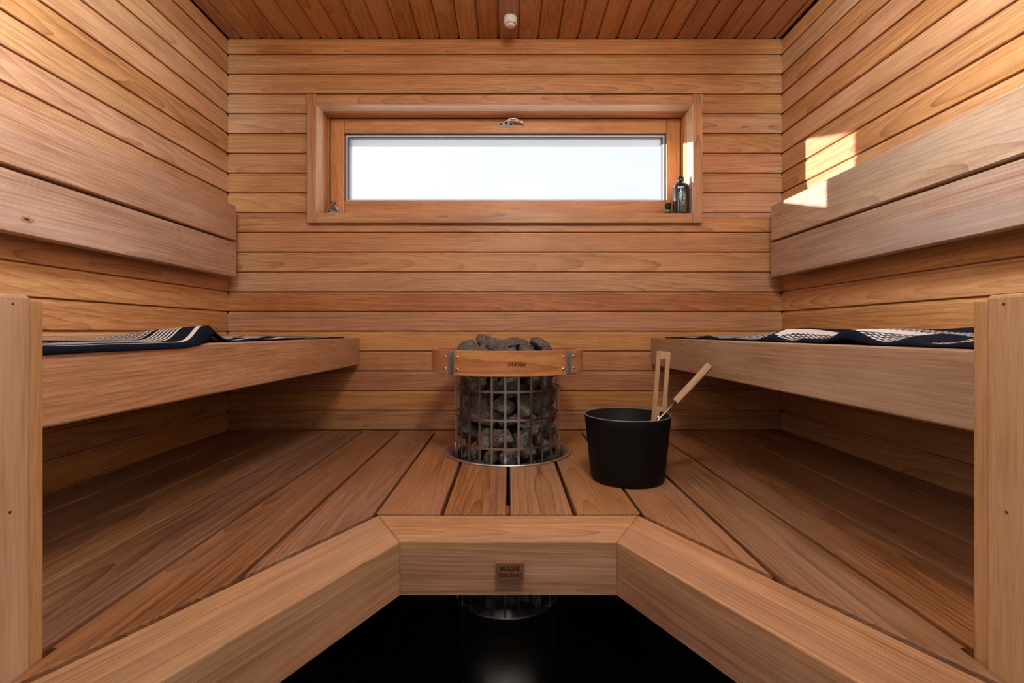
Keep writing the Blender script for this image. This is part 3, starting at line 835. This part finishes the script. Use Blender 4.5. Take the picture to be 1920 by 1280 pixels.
for xo,m_ in ((-.0115,'HAIR'),(.0045,'BODY')):
    lettering('lettering',m_,.0120,M['green'],(bx+xo-.002,by-rb-.0002,ZS+.068),Euler((PI/2,-PI/2,0)),bbody,.0002,0,bend=None,bold=.0004)
for z_,w_ in ((.044,12),(.0395,14),(.0335,12)):
    lettering('lettering','IIIIIIIIIIIIIIIIII'[:w_],.0042,M['print'],(bx-.002,by-rb-.0002,ZS+z_),FRONT,bbody,.0002,0,bend=rb)
vl=thing('aroma_bottle','tiny dark green glass bottle with black cap beside the larger black bottle','bottle',(.617,1.917,ZS))
mb=MB(); c=(.6170,1.9170,ZS+.0003)
lathe(mb,[(0,0),(.0100,0),(.0112,.002),(.0112,.024),(.0100,.029),(.0075,.0305),(0,.0305)],c,32); mb.build('bottle_body',M['vial'],vl)
mb=MB(); lathe(mb,[(.0110,.0300),(.0116,.031),(.0116,.0485),(.0105,.0500),(0,.0500)],c,32); mb.build('bottle_cap',M['dark'],vl)
mb=MB(); lathe(mb,[(.01135,.0185),(.01155,.0185),(.01155,.0215),(.01135,.0215)],c,32,close=True); mb.build('bottle_label',M['brim'],vl)

gn=thing('pouch_ornament','small mottled dark green ceramic pouch ornament with tan brim on the sill','ornament',(-.664,1.912,ZS))
c=(-.6740,1.9150,ZS)
mb=MB()
P_=[(0,.006),(.0225,.006),(.0230,.012),(.0222,.018),(.0185,.027),(.0120,.035),(.0072,.0405),(.0062,.044),(.0085,.049),(.0112,.0555),(.0095,.0560),(.005,.0515),(0,.0505)]
lathe(mb,P_,c,40)
mb.build('pouch_body',M['glaze'],gn)
mb=MB(); lathe(mb,[(.0205,.0055),(.0275,.0005),(.0295,.0010),(.0295,.0035),(.0240,.0110),(.0215,.0120)],c,40,close=True); mb.build('pouch_brim',M['brim'],gn)
mb=MB(); c2=(-.6155,1.9150,ZS)
lathe(mb,[(0,.0004),(.0105,.0004),(.0125,.002),(.0110,.0042),(.006,.0056),(0,.006)],c2,32)
o=mb.build('flat_pebble',M['vial'],None,origin=c2); tag(o,'tiny dark rounded pebble lying by the pouch ornament on the sill','pebble')

# ------------------------------------------------------------------ towels
def towel(name,s,kind,xf,y0,y1,wid,hfun,over,label):
    """cloth on the bench: u along the bench, v from the front edge back"""
    nu,nv=220,44; vs=[];wd=[]
    zt=.9712
    for i in range(nu+1):
        u=i/nu*(y1-y0); y=y0+u
        ov=over(y)
        fx=xf(y)
        for j in range(nv+1):
            v=j/nv*wid; q=v-ov
            if q>=0: x=fx+q; z=zt+.0018+hfun(y,q)
            else:
                x=fx+.0; z=zt+.0018+q; x=fx-.0035*min(1,-q/.004)
            if -.004<q<.004: z-= .0012
            x+= .004*noise.noise(Vector((y*5,v*3,kind*7)))*(1 if q>0 else .2)
            vs.append((s*x,y,z)); wd.append((u,v,0))
    n=len(vs); vb=[(x,y,z-.0028 if True else z) for x,y,z in vs]
    fs=[]
    for i in range(nu):
        for j in range(nv):
            a=i*(nv+1)+j; fs.append((a,a+nv+1,a+nv+2,a+1))
    mb=MB(); mb.add(vs,fs,wd,.5,0,True)
    o=mb.build(name,M['towel0'] if kind==0 else M['towel1'],None)
    md=o.modifiers.new('thick','SOLIDIFY'); md.thickness=.003; md.offset=1 if s>0 else -1
    tag(o,label,'towel')
    return o
def g(x,c,w): return math.exp(-((x-c)/w)**2)
def nz(y,v,k): return noise.noise(Vector((y*9,v*6,k)))
# left: hangs over the edge near the camera, one sharp fold standing up
def hl(y,q):
    e=min(1,q/.01) if q<.01 else 1
    fold=.032*max(g(y,.985+q*.25,.040),0)*(1-min(1,q/.30))**.8
    return e*(fold+.004*g(y,1.16+q*.3,.03)+.006*g(y,1.33,.04)*min(1,q/.06)+.0035*max(0,nz(y,q,3))+ (.006*min(1,q/.15)*(.5+.5*nz(y,q,1)) if q>0 else 0)) + .0*y
def ol(y):
    if y<.90: return .010+.001*nz(y,0,2)
    if y<1.0: return .010*(1-(y-.90)/.10)-.006*((y-.90)/.10)
    return -.006-.004*(y-1.0)
towel('bench_towel',-1,0,lambda y:.563+(.597-.563)*(YB-y)/(YB-.585)-.001,.60,1.735,.37,hl,ol,'navy towel with thin white stripes and one raised fold, overhanging its bench edge')
def hr(y,q):
    e=min(1,q/.012)
    b=.021*g(y,.845+q*.3,.045)+.022*g(y,1.09+q*.2,.045)*min(1,.15+q/.06)+.016*g(y,1.26,.05)*min(1,q/.12)+.006*g(y,.965,.03)+.012*g(y,.72+q*.5,.035)*min(1,.2+q/.05)+.007*g(y,1.42,.05)+.012*g(y,.63+q*.3,.03)*min(1,.1+q/.05)
    return e*(b+.003*max(0,nz(y,q,8))+.007*min(1,q/.12)*(.5+.5*nz(y,q,5)))
towel('bench_towel',1,1,lambda y:.541+(.577-.541)*(YB-y)/(YB-.585),.60,1.735,.37,hr,lambda y:-.004,'navy and white checked towel lying rumpled along its bench top')

# ------------------------------------------------------------------ light
def world():
    w=bpy.data.worlds.new('sky'); SC.world=w; w.use_nodes=True; nt=w.node_tree; nt.nodes.clear(); t=NT(nt)
    out=t.n('OutputWorld'); bg=t.n('Background'); t.l(bg.outputs[0],out.inputs[0])
    tc=t.n('TexCoord'); s=t.n('SeparateXYZ'); t.l(tc.outputs['Generated'],s.inputs[0])
    # hazy sky: whiter towards the sun's side, pale blue away from it
    f=t.rng(s.outputs[0],-.15,.40,0,1)
    c=t.mix(f,(.985,.985,.995,1),(.91,.935,.985,1))
    n=t.noise(t.vmath('MULTIPLY',tc.outputs['Generated'],(3,3,8)),1,2)
    c=t.mix(t.rng(n,.45,.7,0,.35),c,(1,1,1,1))
    t.l(c,bg.inputs[0])
    z=s.outputs[2]
    hi=t.rng(z,.38,.60,0,HIGH-1); lo=t.rng(z,.20,.05,0,LOW-1)      # raised above and below the visible band to light the room
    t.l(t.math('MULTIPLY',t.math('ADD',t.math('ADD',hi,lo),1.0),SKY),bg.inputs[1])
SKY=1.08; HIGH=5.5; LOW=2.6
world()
def area(name,loc,rot,sx,sy,power,col):
    l=bpy.data.lights.new(name,'AREA'); l.shape='RECTANGLE'; l.size=sx; l.size_y=sy; l.energy=power; l.color=col
    o=bpy.data.objects.new(name,l); COL.objects.link(o); o.location=loc; o.rotation_euler=rot; return o
sl=bpy.data.lights.new('sun','SUN'); sl.energy=19.0; sl.angle=math.radians(.6); sl.color=(1,.84,.92)
so=bpy.data.objects.new('sun',sl); COL.objects.link(so)
so.rotation_euler=Vector((2.61,-1,-.31)).to_track_quat('-Z','Y').to_euler(); so.location=(-3,3,2.5)
area('unseen_overhead_lamp',(.14,.30,2.06),(math.radians(40),0,0),.34,.16,12.5,(1,.94,.87))  # unseen lamp inferred from bench shadows, moved forward to brighten the rail tops
for lx,rz in (-.40,74),(.40,-74):
    fill_=area('side_fill',(lx,.14,1.98),(math.radians(84),0,math.radians(rz)),.30,.16,45,(.75,.94,1.20)); fill_.data.spread=math.radians(118)  # added unseen fill on each side, brightens the near walls
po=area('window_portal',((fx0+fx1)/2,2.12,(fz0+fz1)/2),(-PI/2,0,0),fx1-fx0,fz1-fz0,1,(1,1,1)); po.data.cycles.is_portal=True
area('rear_fill',(0,-2.15,1.95),(math.radians(90),0,0),2.4,.6,7,(.9,.97,1.05))  # added soft fill behind the camera, the wall there has no window

# ------------------------------------------------------------------ camera
cd=bpy.data.cameras.new('camera'); cam=bpy.data.objects.new('camera',cd); COL.objects.link(cam)
cd.sensor_width=36; cd.sensor_fit='HORIZONTAL'; cd.lens=930/1920*36
cam.location=(0,0,ZCAM); cam.rotation_euler=(PI/2,0,0)
cd.shift_x=(960-953)/1920; cd.shift_y=-(640-622)/1920
cd.clip_start=.02
SC.camera=cam
vs=SC.view_settings; vs.view_transform='Standard'; vs.look='None'; vs.gamma=1; vs.exposure=.06; vs.use_curve_mapping=False
SC.cycles.max_bounces=10; SC.cycles.diffuse_bounces=4; SC.cycles.transparent_max_bounces=16
SC.cycles.use_denoising=True; SC.cycles.sample_clamp_indirect=6
